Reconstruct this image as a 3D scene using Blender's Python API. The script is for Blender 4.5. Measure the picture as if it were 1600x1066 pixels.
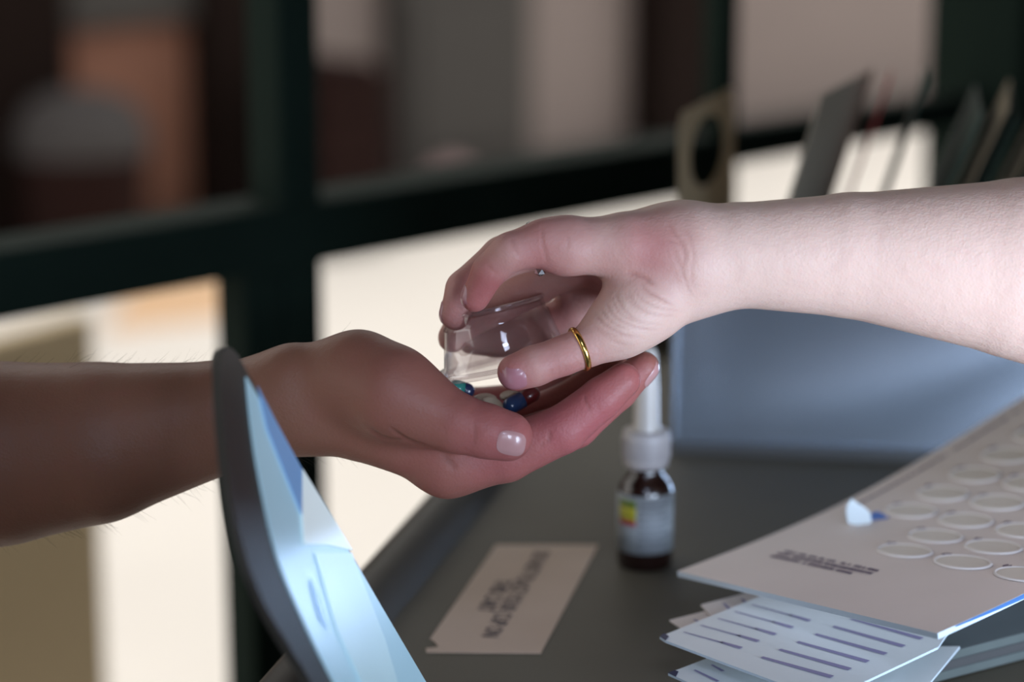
import bpy, bmesh, math, random
import numpy as np
import openvdb
from mathutils import Vector, Matrix
from mathutils.bvhtree import BVHTree

random.seed(7)
np.random.seed(7)
D = bpy.data
SC = bpy.context.scene
COL = SC.collection
for o in list(D.objects):
    D.objects.remove(o)

# ------------------------------------------------------------------ camera
CAM_Z, PITCH, LENS = 1.30, math.radians(13.2), 85.0
FPX = LENS / 36.0 * 1600.0
cam_d = D.cameras.new('camera')
cam = D.objects.new('camera', cam_d)
COL.objects.link(cam)
cam.location = (0, 0, CAM_Z)
cam.rotation_euler = (math.pi / 2 - PITCH, 0, 0)
cam_d.lens, cam_d.sensor_width, cam_d.sensor_fit = LENS, 36.0, 'HORIZONTAL'
cam_d.clip_start, cam_d.clip_end = 0.05, 60
cam_d.dof.use_dof = True
cam_d.dof.focus_distance = 0.905
cam_d.dof.aperture_fstop = 4.4
SC.camera = cam

# ------------------------------------------------------------------ world, lights, exposure
world = D.worlds.new('overcast_sky')
SC.world = world
world.use_nodes = True
bg = world.node_tree.nodes['Background']
bg.inputs['Color'].default_value = (1.0, 0.975, 0.935, 1)
bg.inputs['Strength'].default_value = 1.8

def area_light(name, loc, target, sx, sy, power, color, spread=180):
    ld = D.lights.new(name, 'AREA')
    ld.shape, ld.size, ld.size_y, ld.energy, ld.color = 'RECTANGLE', sx, sy, power, color
    ld.spread = math.radians(spread)
    ob = D.objects.new(name, ld)
    COL.objects.link(ob)
    ob.location = loc
    ob.rotation_euler = (Vector(target) - Vector(loc)).to_track_quat('-Z', 'Y').to_euler()
    return ob
area_light('side_window_light', (0.50, 0.45, 1.02), (0.25, 0.94, 1.05), 0.26, 0.26, 1.62, (0.64, 0.78, 1.0), 66)
area_light('rear_window_light', (0.40, -0.72, 1.32), (0.20, 0.92, 1.0), 0.22, 0.36, 0.6, (0.70, 0.80, 1.0), 44)
area_light('cup_highlight_lamp', (0.10, -0.70, 2.18), (0.17, 0.93, 1.0), 0.34, 0.36, 0.55, (0.64, 0.75, 1.0), 50)  # extra lamp added for the cup highlight, also lifts the card tops

SC.view_settings.view_transform = 'Standard'
SC.view_settings.look = 'None'
SC.view_settings.gamma = 1.0
SC.view_settings.use_curve_mapping = False
SC.view_settings.exposure = 0.0
SC.cycles.transparent_max_bounces = 32

# ------------------------------------------------------------------ geometry helpers
FWD = Vector((0, math.cos(PITCH), -math.sin(PITCH)))
UP = Vector((0, math.sin(PITCH), math.cos(PITCH)))
def P(px, py, d):
    """measured point of the photograph at depth d (metres) -> room coordinates"""
    return Vector((0, 0, CAM_Z)) + d * (FWD + Vector(((px - 800) / FPX, 0, 0)) - UP * ((py - 533) / FPX))
def G(px, py, z):
    r = FWD + Vector(((px - 800) / FPX, 0, 0)) - UP * ((py - 533) / FPX)
    return Vector((0, 0, CAM_Z)) + r * ((z - CAM_Z) / r.z)
UNIT = 0.9 / FPX          # one measured unit (about 0.24 mm) at the hands
def H(px, py, z):
    return P(px, py, 0.9 + z * UNIT)

def tag(o, label=None, cat=None, group=None, kind=None):
    for k, v in (('label', label), ('category', cat), ('group', group), ('kind', kind)):
        if v:
            o[k] = v
    return o
def empty(name, loc=(0, 0, 0), rz=0.0):
    o = D.objects.new(name, None)
    COL.objects.link(o)
    o.location = loc
    o.rotation_euler = (0, 0, rz)
    o.empty_display_size = 0.02
    return o
def link(name, me, mat=None, parent=None, smooth=False):
    o = D.objects.new(name, me)
    COL.objects.link(o)
    if mat and not me.materials:
        me.materials.append(mat)
    if parent:
        o.parent = parent
    if smooth:
        me.polygons.foreach_set('use_smooth', [True] * len(me.polygons))
    return o
def from_bm(name, bm, mat=None, parent=None, smooth=False, wn=False):
    me = D.meshes.new(name)
    bmesh.ops.recalc_face_normals(bm, faces=bm.faces)
    bm.to_mesh(me)
    bm.free()
    return link(name, me, mat, parent, smooth)
def world_to(parent, v):
    return v
def box_bm(bm, x0, x1, y0, y1, z0, z1, bev=0.0, seg=2):
    r = bmesh.ops.create_cube(bm, size=1.0)
    for v in r['verts']:
        v.co = Vector(((x0 + x1) / 2 + v.co.x * (x1 - x0), (y0 + y1) / 2 + v.co.y * (y1 - y0), (z0 + z1) / 2 + v.co.z * (z1 - z0)))
    if bev > 0:
        es = list({e for v in r['verts'] for e in v.link_edges})
        bmesh.ops.bevel(bm, geom=es, offset=bev, segments=seg, affect='EDGES', profile=0.5)
def box(name, x0, x1, y0, y1, z0, z1, mat, parent=None, bev=0.0):
    bm = bmesh.new()
    box_bm(bm, x0, x1, y0, y1, z0, z1, bev)
    return from_bm(name, bm, mat, parent)
def lathe_bm(bm, prof, n=48, M=None):
    rings = []
    for r, z in prof:
        if r < 1e-6:
            rings.append([bm.verts.new((0, 0, z))])
        else:
            rings.append([bm.verts.new((r * math.cos(2 * math.pi * i / n), r * math.sin(2 * math.pi * i / n), z)) for i in range(n)])
    for a, b in zip(rings[:-1], rings[1:]):
        if len(a) == 1 and len(b) == 1:
            continue
        for i in range(n):
            j = (i + 1) % n
            if len(a) == 1:
                bm.faces.new((a[0], b[i], b[j]))
            elif len(b) == 1:
                bm.faces.new((a[i], b[0], a[j]))
            else:
                bm.faces.new((a[i], b[i], b[j], a[j]))
    if M:
        for ring in rings:
            for v in ring:
                v.co = M @ v.co
def lathe(name, prof, mat, parent=None, n=48, M=None):
    bm = bmesh.new()
    lathe_bm(bm, prof, n, M)
    o = from_bm(name, bm, mat, parent, smooth=True)
    return o
def prism(name, pts, off, mat, parent=None, bev=0.0):
    """solid from a closed outline (list of Vectors) pushed along the vector off"""
    bm = bmesh.new()
    a = [bm.verts.new(p) for p in pts]
    b = [bm.verts.new(p + off) for p in pts]
    n = len(pts)
    bm.faces.new(a)
    bm.faces.new(b[::-1])
    for i in range(n):
        bm.faces.new((a[i], b[i], b[(i + 1) % n], a[(i + 1) % n]))
    if bev:
        bmesh.ops.bevel(bm, geom=list(bm.edges), offset=bev, segments=2, affect='EDGES')
    return from_bm(name, bm, mat, parent)
def axis_matrix(origin, zdir, xhint=Vector((1, 0, 0))):
    z = zdir.normalized()
    x = (xhint - z * xhint.dot(z)).normalized()
    y = z.cross(x)
    M = Matrix((x, y, z)).transposed().to_4x4()
    M.translation = origin
    return M

# ------------------------------------------------------------------ materials
def mat(name, color, rough=0.6, metal=0.0, var=0.12, scale=20.0, bump=0.0, bscale=200.0, spec=0.5, coat=0.0, emit=0.0):
    m = D.materials.new(name)
    m.use_nodes = True
    nt = m.node_tree
    b = nt.nodes['Principled BSDF']
    b.inputs['Roughness'].default_value = rough
    b.inputs['Metallic'].default_value = metal
    b.inputs['Specular IOR Level'].default_value = spec
    b.inputs['Coat Weight'].default_value = coat
    tc = nt.nodes.new('ShaderNodeTexCoord')
    nz = nt.nodes.new('ShaderNodeTexNoise')
    nz.inputs['Scale'].default_value = scale
    nz.inputs['Detail'].default_value = 3
    nt.links.new(tc.outputs['Object'], nz.inputs['Vector'])
    mx = nt.nodes.new('ShaderNodeMix')
    mx.data_type = 'RGBA'
    mx.inputs['A'].default_value = tuple(max(0, c * (1 - var)) for c in color) + (1,)
    mx.inputs['B'].default_value = tuple(min(1, c * (1 + var)) for c in color) + (1,)
    nt.links.new(nz.outputs['Fac'], mx.inputs['Factor'])
    nt.links.new(mx.outputs['Result'], b.inputs['Base Color'])
    if emit:
        nt.links.new(mx.outputs['Result'], b.inputs['Emission Color'])
        b.inputs['Emission Strength'].default_value = emit
    if bump:
        n2 = nt.nodes.new('ShaderNodeTexNoise')
        n2.inputs['Scale'].default_value = bscale
        nt.links.new(tc.outputs['Object'], n2.inputs['Vector'])
        bp = nt.nodes.new('ShaderNodeBump')
        bp.inputs['Strength'].default_value = bump
        bp.inputs['Distance'].default_value = 0.0005
        nt.links.new(n2.outputs['Fac'], bp.inputs['Height'])
        nt.links.new(bp.outputs['Normal'], b.inputs['Normal'])
    return m

def skin_material(name, base, flush, crease):
    m = D.materials.new(name)
    m.use_nodes = True
    nt = m.node_tree
    L = nt.links.new
    b = nt.nodes['Principled BSDF']
    b.inputs['Roughness'].default_value = 0.5
    b.inputs['Specular IOR Level'].default_value = 0.3
    b.inputs['Subsurface Weight'].default_value = 0.25
    b.inputs['Subsurface Radius'].default_value = (1.0, 0.35, 0.2)
    b.inputs['Subsurface Scale'].default_value = 0.004
    tc = nt.nodes.new('ShaderNodeTexCoord')
    def attr(n):
        a = nt.nodes.new('ShaderNodeAttribute')
        a.attribute_name = n
        return a
    def mixc(a, bcol, fac):
        x = nt.nodes.new('ShaderNodeMix')
        x.data_type = 'RGBA'
        if isinstance(a, tuple):
            x.inputs['A'].default_value = a + (1,)
        else:
            L(a, x.inputs['A'])
        x.inputs['B'].default_value = bcol + (1,)
        L(fac, x.inputs['Factor'])
        return x.outputs['Result']
    def noise(scale, detail=3):
        n = nt.nodes.new('ShaderNodeTexNoise')
        n.inputs['Scale'].default_value = scale
        n.inputs['Detail'].default_value = detail
        L(tc.outputs['Object'], n.inputs['Vector'])
        return n.outputs['Fac']
    def math_(op, a, bv):
        n = nt.nodes.new('ShaderNodeMath')
        n.operation = op
        for i, v in enumerate((a, bv)):
            if isinstance(v, (int, float)):
                n.inputs[i].default_value = v
            else:
                L(v, n.inputs[i])
        return n.outputs[0]
    c = mixc(base, flush, math_('MULTIPLY', attr('flush').outputs['Fac'], math_('ADD', math_('MULTIPLY', noise(70), 0.5), 0.75)))
    blot = nt.nodes.new('ShaderNodeMapRange')
    blot.inputs['From Min'].default_value = 0.5
    blot.inputs['From Max'].default_value = 0.75
    L(noise(160, 2), blot.inputs['Value'])
    c = mixc(c, tuple(x * 0.85 for x in flush), math_('MULTIPLY', blot.outputs['Result'], 0.08))
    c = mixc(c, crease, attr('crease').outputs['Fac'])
    L(c, b.inputs['Base Color'])
    bp = nt.nodes.new('ShaderNodeBump')
    bp.inputs['Strength'].default_value = 0.5
    bp.inputs['Distance'].default_value = 0.0006
    vz = nt.nodes.new('ShaderNodeTexVoronoi')
    vz.inputs['Scale'].default_value = 900
    L(tc.outputs['Object'], vz.inputs['Vector'])
    L(math_('ADD', math_('MULTIPLY', noise(260), 0.8), math_('MULTIPLY', vz.outputs['Distance'], 0.25)), bp.inputs['Height'])
    L(bp.outputs['Normal'], b.inputs['Normal'])
    return m

def plastic_clear(name, tint, rough=0.04, clear=0.88, refl=0.6):
    m = D.materials.new(name)
    m.use_nodes = True
    nt = m.node_tree
    nt.nodes.remove(nt.nodes['Principled BSDF'])
    out = nt.nodes['Material Output']
    tr = nt.nodes.new('ShaderNodeBsdfTransparent')
    tr.inputs['Color'].default_value = tint + (1,)
    gl = nt.nodes.new('ShaderNodeBsdfGlossy')
    gl.inputs['Roughness'].default_value = rough
    df = nt.nodes.new('ShaderNodeBsdfTranslucent')
    df.inputs['Color'].default_value = (0.9, 0.88, 0.88, 1)
    mx0 = nt.nodes.new('ShaderNodeMixShader')
    mx0.inputs[0].default_value = 1 - clear
    nt.links.new(tr.outputs[0], mx0.inputs[1])
    nt.links.new(df.outputs[0], mx0.inputs[2])
    fr = nt.nodes.new('ShaderNodeLayerWeight')
    fr.inputs['Blend'].default_value = 0.5
    pw = nt.nodes.new('ShaderNodeMath')
    pw.operation = 'POWER'
    pw.inputs[1].default_value = 4.0
    nt.links.new(fr.outputs['Facing'], pw.inputs[0])
    hf = nt.nodes.new('ShaderNodeMath')
    hf.operation = 'MULTIPLY_ADD'
    hf.inputs[1].default_value = 0.55 * refl
    hf.inputs[2].default_value = 0.055 * max(1.0, refl * 0.9)
    nt.links.new(pw.outputs[0], hf.inputs[0])
    mx = nt.nodes.new('ShaderNodeMixShader')
    nt.links.new(hf.outputs[0], mx.inputs[0])
    nt.links.new(mx0.outputs[0], mx.inputs[1])
    nt.links.new(gl.outputs[0], mx.inputs[2])
    nt.links.new(mx.outputs[0], out.inputs['Surface'])
    return m

M_GROUND = mat('pale_concrete', (0.80, 0.755, 0.70), 0.9, var=0.10, scale=1.2)
M_FACADE = mat('mauve_plaster', (0.185, 0.15, 0.14), 0.9, var=0.12, scale=2.0)
M_FACADE_W = mat('warm_brown_plaster', (0.19, 0.085, 0.055), 0.9, var=0.2, scale=3.0)
M_GREYDOOR = mat('grey_door_paint', (0.055, 0.051, 0.048), 0.8, var=0.1, spec=0.1)
M_DARKWOOD = mat('dark_brown_wood', (0.010, 0.006, 0.005), 0.9, spec=0.05)
M_GREEN = mat('dark_green_enamel', (0.006, 0.013, 0.009), 0.85, var=0.25, scale=12, spec=0.12)
M_ROOM = mat('room_wall_paint', (0.21, 0.20, 0.18), 0.9)
M_FLOOR = mat('room_floor_vinyl', (0.16, 0.15, 0.13), 0.7)
M_TAN = mat('khaki_board', (0.57, 0.45, 0.28), 0.85, var=0.1, scale=4)
M_CART = mat('olive_grey_enamel', (0.09, 0.08, 0.058), 0.62, var=0.12, scale=18, bump=0.12, bscale=260, spec=0.22)
M_CARTRIM = mat('olive_grey_rim', (0.045, 0.037, 0.027), 0.5, var=0.1, spec=0.22)
M_BIN = mat('blue_grey_metal', (0.44, 0.51, 0.60), 0.20, metal=0.9, var=0.12, scale=8)
M_BINDARK = mat('dark_bin_edge', (0.05, 0.05, 0.05), 0.5)

# ------------------------------------------------------------------ setting: room, bars, yard
S2 = math.sqrt(0.5)
A0 = Vector((-0.307, 1.42, 0))
BD = Vector((S2, S2, 0))            # direction of the barred front
BN = Vector((S2, -S2, 0))           # towards the room
def on_front(t, n=0.0, z=0.0):
    return A0 + BD * t + BN * n + Vector((0, 0, z))
T0, T1, ROOM = -2.4, 4.4, 3.4
CEIL = 2.55
def slab(name, t0, t1, n0, n1, z0, z1, m, parent=None, bev=0.0, origin=A0):
    bm = bmesh.new()
    box_bm(bm, t0, t1, n0, n1, z0, z1, bev)
    M = Matrix(((BD.x, BN.x, 0, origin.x), (BD.y, BN.y, 0, origin.y), (0, 0, 1, 0), (0, 0, 0, 1)))
    for v in bm.verts:
        v.co = M @ v.co
    return from_bm(name, bm, m, parent)
tag(slab('floor', T0, T1, -0.1, ROOM, -0.08, 0.0, M_FLOOR), kind='structure')
tag(slab('ceiling', T0, T1, -0.1, ROOM, CEIL, CEIL + 0.1, M_ROOM), kind='structure')
tag(slab('wall_back', T0, T1, ROOM, ROOM + 0.1, 0, CEIL, M_ROOM), kind='structure')
tag(slab('wall_left', T0 - 0.1, T0, -0.1, ROOM + 0.1, 0, CEIL, M_ROOM), kind='structure')
tag(slab('wall_right', T1, T1 + 0.1, -0.1, ROOM + 0.1, 0, CEIL, M_ROOM), kind='structure')
tag(slab('wall_sky_block', T0, T1, -0.1, 0.0, 1.60, CEIL, M_ROOM), kind='structure')  # unseen, added above the bars to limit the sky light reaching the hands
tag(slab('ground', -8, 14, -12, -0.1, -0.08, -0.01, M_GROUND), kind='structure')

# facade across the yard
FO = Vector((-0.73, 6.9, 0))
def ft(px):                                        # distance along the facade of a measured column
    k = (px - 800) / 3880.0
    return (k * FO.y - FO.x) / (S2 * (1 - k))
facade = tag(slab('wall_far', -6, 9, -0.35, -0.2, 0, 2.9, M_FACADE, origin=FO), kind='structure')
def ftn(px, n):
    k = (px - 800) / 3880.0
    return (k * FO.y - FO.x - S2 * n * (1 + k)) / (S2 * (1 - k))
def far(name, px0, px1, n0, n1, z0, z1, m, bev=0.01, parent=None):
    return slab(name, ftn(px0, n1), ftn(px1, n1), n0, n1, z0, z1, m, parent, bev, FO)
far('plaster_panel', 92, 318, -0.2, -0.13, 0.06, 0.62, M_FACADE_W, parent=facade)
far('lintel', 92, 318, -0.2, -0.09, 0.62, 0.86, M_GREYDOOR, parent=facade)
far('dark_pier', -160, 92, -0.2, -0.02, 0, 2.9, M_DARKWOOD, parent=facade)
far('dark_pier', 318, 470, -0.2, -0.02, 0, 2.9, M_DARKWOOD, parent=facade)
far('dark_pier', 1038, 1130, -0.2, -0.05, 0, 2.9, M_DARKWOOD, parent=facade)
dr = far('door_1', 625, 832, -0.2, -0.10, 0.02, 2.1, M_GREYDOOR)
tag(dr, kind='structure')
for k in range(3):
    far('panel', 650, 808, -0.10, -0.085, 0.14 + k * 0.62, 0.62 + k * 0.62, M_GREYDOOR, parent=dr)
far('plinth', -300, 1700, -0.2, 0.0, 0, 0.07, M_GREYDOOR, parent=facade)

# ------------------------------------------------------------------ green barred front
post_t = lambda px: (lambda k: (k * A0.y - A0.x) / (S2 * (1 - k)))((px - 800) / 3880.0)
frame = tag(empty('barred_front', A0), 'dark green metal bar frame with posts and a thick cross rail before the bright yard', 'barred frame')
def fr(name, t0, t1, n0, n1, z0, z1, bev=0.003):
    o = slab(name, t0, t1, n0, n1, z0, z1, M_GREEN, None, bev)
    o.parent = frame
    o.matrix_parent_inverse = Matrix.Translation(-A0)
    return o
fr('rail', T0, post_t(1135), -0.03, 0.02, 0.984, 1.026)
fr('rail', post_t(1135), T1, -0.012, 0.012, 1.000, 1.028)
for px, w in ((432, 0.034), (1135, 0.021), (1592, 0.10)):
    t = post_t(px)
    fr('post', t - w / 2, t + w / 2, -w / 2, w / 2, 0.0, 1.605)
t = post_t(372)
fr('post', t - 0.016, t + 0.016, -0.018, 0.014, 0.0, 0.99)
fr('sill', T0, T1, -0.03, 0.02, 0.0, 0.06)

# ------------------------------------------------------------------ yard things
def standing(name, px0, px1, n0, n1, z0, z1, m, label, cat, bev=0.02, group=None):
    return tag(far(name, px0, px1, n0, n1, z0, z1, m, bev), label, cat, group)
M_CRATE = mat('brown_crate_board', (0.016, 0.007, 0.006), 0.9, var=0.2, scale=6, spec=0.08)
cr = empty('wooden_crate', FO + BD * ftn(545, 0.25) + BN * 0.25)
tag(cr, 'tall dark brown box standing before the grey door across the yard', 'box')
def kid(o, par):
    o.parent = par
    o.matrix_parent_inverse = Matrix.Translation(-Vector(par.location))
    return o
for k in range(4):
    kid(far('plank', 492, 605, 0.12, 0.38, 0.005 + k * 0.125, 0.122 + k * 0.125, M_CRATE, 0.008), cr)
kid(far('lid', 488, 580, 0.10, 0.40, 0.505, 0.53, M_CRATE, 0.008), cr)
# round bin at the left
bc = FO + BD * ftn(105, 0.16) + BN * 0.16
bn = tag(empty('waste_bin', bc), 'dark round bin with a grey dome lid beside the brown plaster panel', 'bin')
o = lathe('body', [(0, 0), (0.14, 0), (0.15, 0.02), (0.165, 0.33), (0.168, 0.35), (0, 0.35)], M_CRATE, bn)
o = lathe('lid', [(0.172, 0.335), (0.176, 0.36), (0.165, 0.42), (0.13, 0.47), (0.07, 0.495), (0, 0.50)], mat('grey_lid', (0.05, 0.046, 0.046), 0.8, spec=0.1), bn)
M_YEL = mat('mustard_cloth', (0.16, 0.13, 0.05), 0.9, var=0.3, scale=15)
M_PINK = mat('dusty_pink_cloth', (0.22, 0.15, 0.15), 0.9, var=0.2)
def bundle(name, px, n, w, d, h, m, label, cat):
    bm = bmesh.new()
    bmesh.ops.create_uvsphere(bm, u_segments=24, v_segments=14, radius=1)
    c = FO + BD * ftn(px, n) + BN * n
    M = Matrix(((BD.x, BN.x, 0, 0), (BD.y, BN.y, 0, 0), (0, 0, 1, 0), (0, 0, 0, 1)))
    for v in bm.verts:
        w_ = 1 + 0.08 * math.sin(7 * v.co.x + 3 * v.co.y)
        q = Vector((v.co.x * w * w_, v.co.y * d, (max(v.co.z, -0.75) + 0.75) * h))
        v.co = M @ q
    o = from_bm(name, bm, m, None, True)
    o.location = c
    return tag(o, label, cat)
bundle('folded_blanket', 250, 0.12, 0.15, 0.1, 0.05, M_YEL, 'mustard grey folded bundle lying before the brown plaster panel', 'blanket')
bundle('rolled_cloth', 700, 0.25, 0.1, 0.09, 0.11, M_PINK, 'dusty pink rounded bundle lying at the foot of the grey door', 'cloth')
mt_pts = [G(222, 440, 0), G(352, 426, 0), G(352, 492, 0), G(170, 512, 0)]
tag(prism('door_mat', [p + Vector((0, 0, -0.0095)) for p in mt_pts], Vector((0, 0, 0.02)), mat('pale_orange_mat', (0.78, 0.52, 0.32), 0.9, var=0.1), None), 'pale orange mat on the yard ground just past the forearm, near the khaki board', 'mat')
# khaki screen panel at the lower left of the yard
kp = tag(empty('notice_board', P(40, 560, 2.4)), 'khaki upright board standing in the yard behind the tanned forearm', 'board')
kp.location.z = 0
b0, b1 = P(-260, 700, 2.2), P(140, 700, 2.5)
dirv = (b1 - b0); dirv.z = 0; dirv.normalize()
kp.rotation_euler = (0, 0, math.atan2(dirv.y, dirv.x))
kp.location = Vector((b1.x, b1.y, 0))
box('board', -0.32, 0, -0.012, 0.012, 0.12, P(140, 497, 2.45).z, M_TAN, kp, 0.004)
box('leg', -0.30, -0.27, -0.016, 0.016, 0, 0.3, M_TAN, kp, 0.003)
box('leg', -0.05, -0.02, -0.016, 0.016, 0, 0.3, M_TAN, kp, 0.003)
for s in (-0.285, -0.035):
    box('foot', s - 0.02, s + 0.02, -0.12, 0.12, 0, 0.03, M_TAN, kp, 0.004)

# ------------------------------------------------------------------ medication cart
CT = 0.95
CH = math.radians(12.9)
cb = G(724, 840, CT)
cart = tag(empty('medication_cart', (cb.x, cb.y, 0), -CH), 'olive grey metal cart with a raised rolled edge round its flat top', 'cart')
# local: +y runs away from the camera along the edge, +x to the right; x=0 is the inner foot of the edge
Y0, Y1, X1 = -0.42, 0.39, 0.53
box('top', -0.018, X1, Y0, Y1, CT - 0.012, CT, M_CART, cart, 0.002)
bm = bmesh.new()
prof = [(0.0, CT - 0.001), (-0.003, CT + 0.004), (-0.008, CT + 0.012), (-0.013, CT + 0.0155), (-0.019, CT + 0.0155), (-0.0235, CT + 0.012), (-0.025, CT + 0.006), (-0.025, CT - 0.02), (-0.018, CT - 0.02)]
prev = None
for y in np.linspace(Y0, Y1, 14):
    ring = [bm.verts.new((x, y, z)) for x, z in prof]
    if prev:
        for i in range(len(prof) - 1):
            bm.faces.new((prev[i], prev[i + 1], ring[i + 1], ring[i]))
    prev = ring
from_bm('edge_rim', bm, M_CARTRIM, cart, True)
bm = bmesh.new()
box_bm(bm, -0.025, X1, Y1, Y1 + 0.014, CT - 0.02, CT + 0.015, 0.004)
from_bm('back_rim', bm, M_CARTRIM, cart)
box('cabinet', 0.0, X1 - 0.02, Y0 + 0.02, Y1 - 0.01, 0.12, CT - 0.012, M_CART, cart, 0.004)
for k in range(4):
    dd = box('drawer', 0.03, X1 - 0.05, Y0 + 0.005, Y0 + 0.022, 0.15 + k * 0.19, 0.325 + k * 0.19, M_CART, cart, 0.003)
    box('handle', 0.18, 0.30, Y0 - 0.012, Y0 + 0.006, 0.23 + k * 0.19, 0.245 + k * 0.19, M_CARTRIM, dd, 0.003)
for x in (0.04, X1 - 0.06):
    for y in (Y0 + 0.06, Y1 - 0.06):
        cs = box('caster', x - 0.015, x + 0.015, y - 0.02, y + 0.02, 0.075, 0.122, M_CARTRIM, cart, 0.003)
        lathe('wheel', [(0, -0.012), (0.034, -0.012), (0.04, -0.007), (0.04, 0.007), (0.034, 0.012), (0, 0.012)], M_BINDARK, cs, 24,
              Matrix.Translation((x, y, 0.04)) @ Matrix.Rotation(math.pi / 2, 4, 'Y'))

# ------------------------------------------------------------------ paper notice stuck on the cart
M_PAPER = mat('yellowed_paper', (0.50, 0.385, 0.30), 0.8, var=0.08, scale=40)
M_INK = mat('dark_ink', (0.035, 0.028, 0.04), 0.8)
M_INKP = mat('purple_ink', (0.13, 0.085, 0.16), 0.8)
M_TAPE = plastic_clear('clear_tape', (0.95, 0.94, 0.9), 0.25, 0.98)
lc = [G(775, 853, CT), G(935, 853, CT), G(845, 1023, CT), G(658, 1020, CT)]
note = tag(empty('paper_notice', lc[3] + Vector((0, 0, 0.0002))), 'small off-white paper notice with black capitals taped on the cart top', 'notice')
xa = (lc[0] - lc[3]).normalized()
na = Vector((0, 0, 1))
def on_note(o):
    o.parent = note
    o.matrix_parent_inverse = Matrix.Translation(-Vector(note.location))
    return o
torn = [lc[3] + (lc[2] - lc[3]) * 0.05 - xa * 0.001, lc[3] + (lc[2] - lc[3]) * 0.02 + xa * 0.004, lc[3] + (lc[2] - lc[3]) * 0.12 + xa * 0.006,
        lc[3] + (lc[2] - lc[3]) * 0.05 + xa * 0.012, lc[3] + xa * 0.015]
up1 = Vector((0, 0, 0.0003))
on_note(prism('paper', [p + up1 for p in torn + [lc[0], lc[1], lc[2]]], Vector((0, 0, 0.0002)), M_PAPER))
def text_at(name, body, origin, xdir, ydir, size, m, parent=None, spacing=1.0, ext=0.0001, align='LEFT'):
    c = D.curves.new(name, 'FONT')
    c.body, c.size, c.extrude, c.space_character, c.align_x = body, size, ext, spacing, align
    c.resolution_u = 3
    o0 = D.objects.new(name, c)
    COL.objects.link(o0)
    dg = bpy.context.evaluated_depsgraph_get()
    me = D.meshes.new_from_object(o0.evaluated_get(dg))
    D.objects.remove(o0)
    D.curves.remove(c)
    me.name = name
    me.materials.clear()
    x = xdir.normalized()
    z = x.cross(ydir).normalized()
    y = z.cross(x)
    M = Matrix((x, y, z)).transposed().to_4x4()
    M.translation = origin
    me.transform(M)
    return link(name, me, m, parent)
lift = Vector((0, 0, 0.0007))
across = (lc[2] - lc[3])
def bil(s, t):                                      # s across, t towards the far end
    return (lc[3] * (1 - s) + lc[2] * s) * (1 - t) + (lc[0] * (1 - s) + lc[1] * s) * t
rd = (bil(0.36, 0.05) - bil(0.36, 0.95)).normalized()
def fit_text(body, s, t0, t1, h, mater):
    a, b = bil(s, t0), bil(s, t1)
    L_ = (b - a).length
    o = text_at('lettering', body, Vector((0, 0, 0)), Vector((1, 0, 0)), Vector((0, 1, 0)), 1.0, mater, ext=0.01)
    xs = [v.co.x for v in o.data.vertices]; ys = [v.co.y for v in o.data.vertices]
    w = max(xs) - min(xs)
    x = (b - a).normalized(); z = Vector((0, 0, 1)); y = z.cross(x)
    for v in o.data.vertices:
        q = v.co.copy()
        v.co = a + x * ((q.x - min(xs)) / w * L_) + y * (q.y / 0.7 * h) + z * (0.0007 + q.z * 0.005)
    return on_note(o)
fit_text('DO NOT PLACE YOUR CUP ON', 0.42, 0.93, 0.13, 0.0075, M_INK)
fit_text('THIS CART', 0.235, 0.64, 0.35, 0.0075, M_INK)

# ------------------------------------------------------------------ brown bottle
M_AMBER = mat('brown_glass', (0.012, 0.004, 0.003), 0.2, var=0.1, coat=0.5)
M_CAPW = mat('white_cap_plastic', (0.36, 0.335, 0.335), 0.45, var=0.04)
M_TUBE = mat('translucent_tube', (0.40, 0.37, 0.34), 0.3, var=0.05)
M_BLAB = mat('grey_white_label', (0.22, 0.24, 0.25), 0.55, var=0.10, scale=300)
bp_ = G(1007, 882, CT)
bot = tag(empty('dropper_bottle', bp_), 'small brown bottle with white cap, pale nozzle and printed label', 'bottle')
sc_ = 0.0003
R = 42 * sc_
lathe('glass_body', [(0, 0), (R * 0.9, 0), (R, 0.002), (R, 0.034), (R * 0.97, 0.037), (R * 0.8, 0.0405), (R * 0.62, 0.043), (R * 0.58, 0.0455), (R * 0.58, 0.052), (0, 0.052)], M_AMBER, bot)
lathe('cap', [(R * 0.74, 0.0468), (R * 0.80, 0.0472), (R * 0.82, 0.050), (R * 0.85, 0.061), (R * 0.82, 0.0632), (R * 0.5, 0.0638), (0, 0.0638)], M_CAPW, bot)
bm = bmesh.new()
for k in range(36):
    a = 2 * math.pi * k / 36
    M = Matrix.Rotation(a, 4, 'Z') @ Matrix.Translation((R * 0.835, 0, 0.0555))
    r = bmesh.ops.create_cube(bm, size=1)
    for v in r['verts']:
        v.co = M @ Vector((v.co.x * 0.0009, v.co.y * 0.0008, v.co.z * 0.009))
tag(from_bm('cap_ridges', bm, M_CAPW, bot), kind='stuff')
lathe('nozzle', [(R * 0.50, 0.0635), (R * 0.46, 0.067), (R * 0.42, 0.085), (R * 0.36, 0.098), (R * 0.3, 0.101), (R * 0.12, 0.102), (0, 0.102)], M_TUBE, bot)
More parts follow.
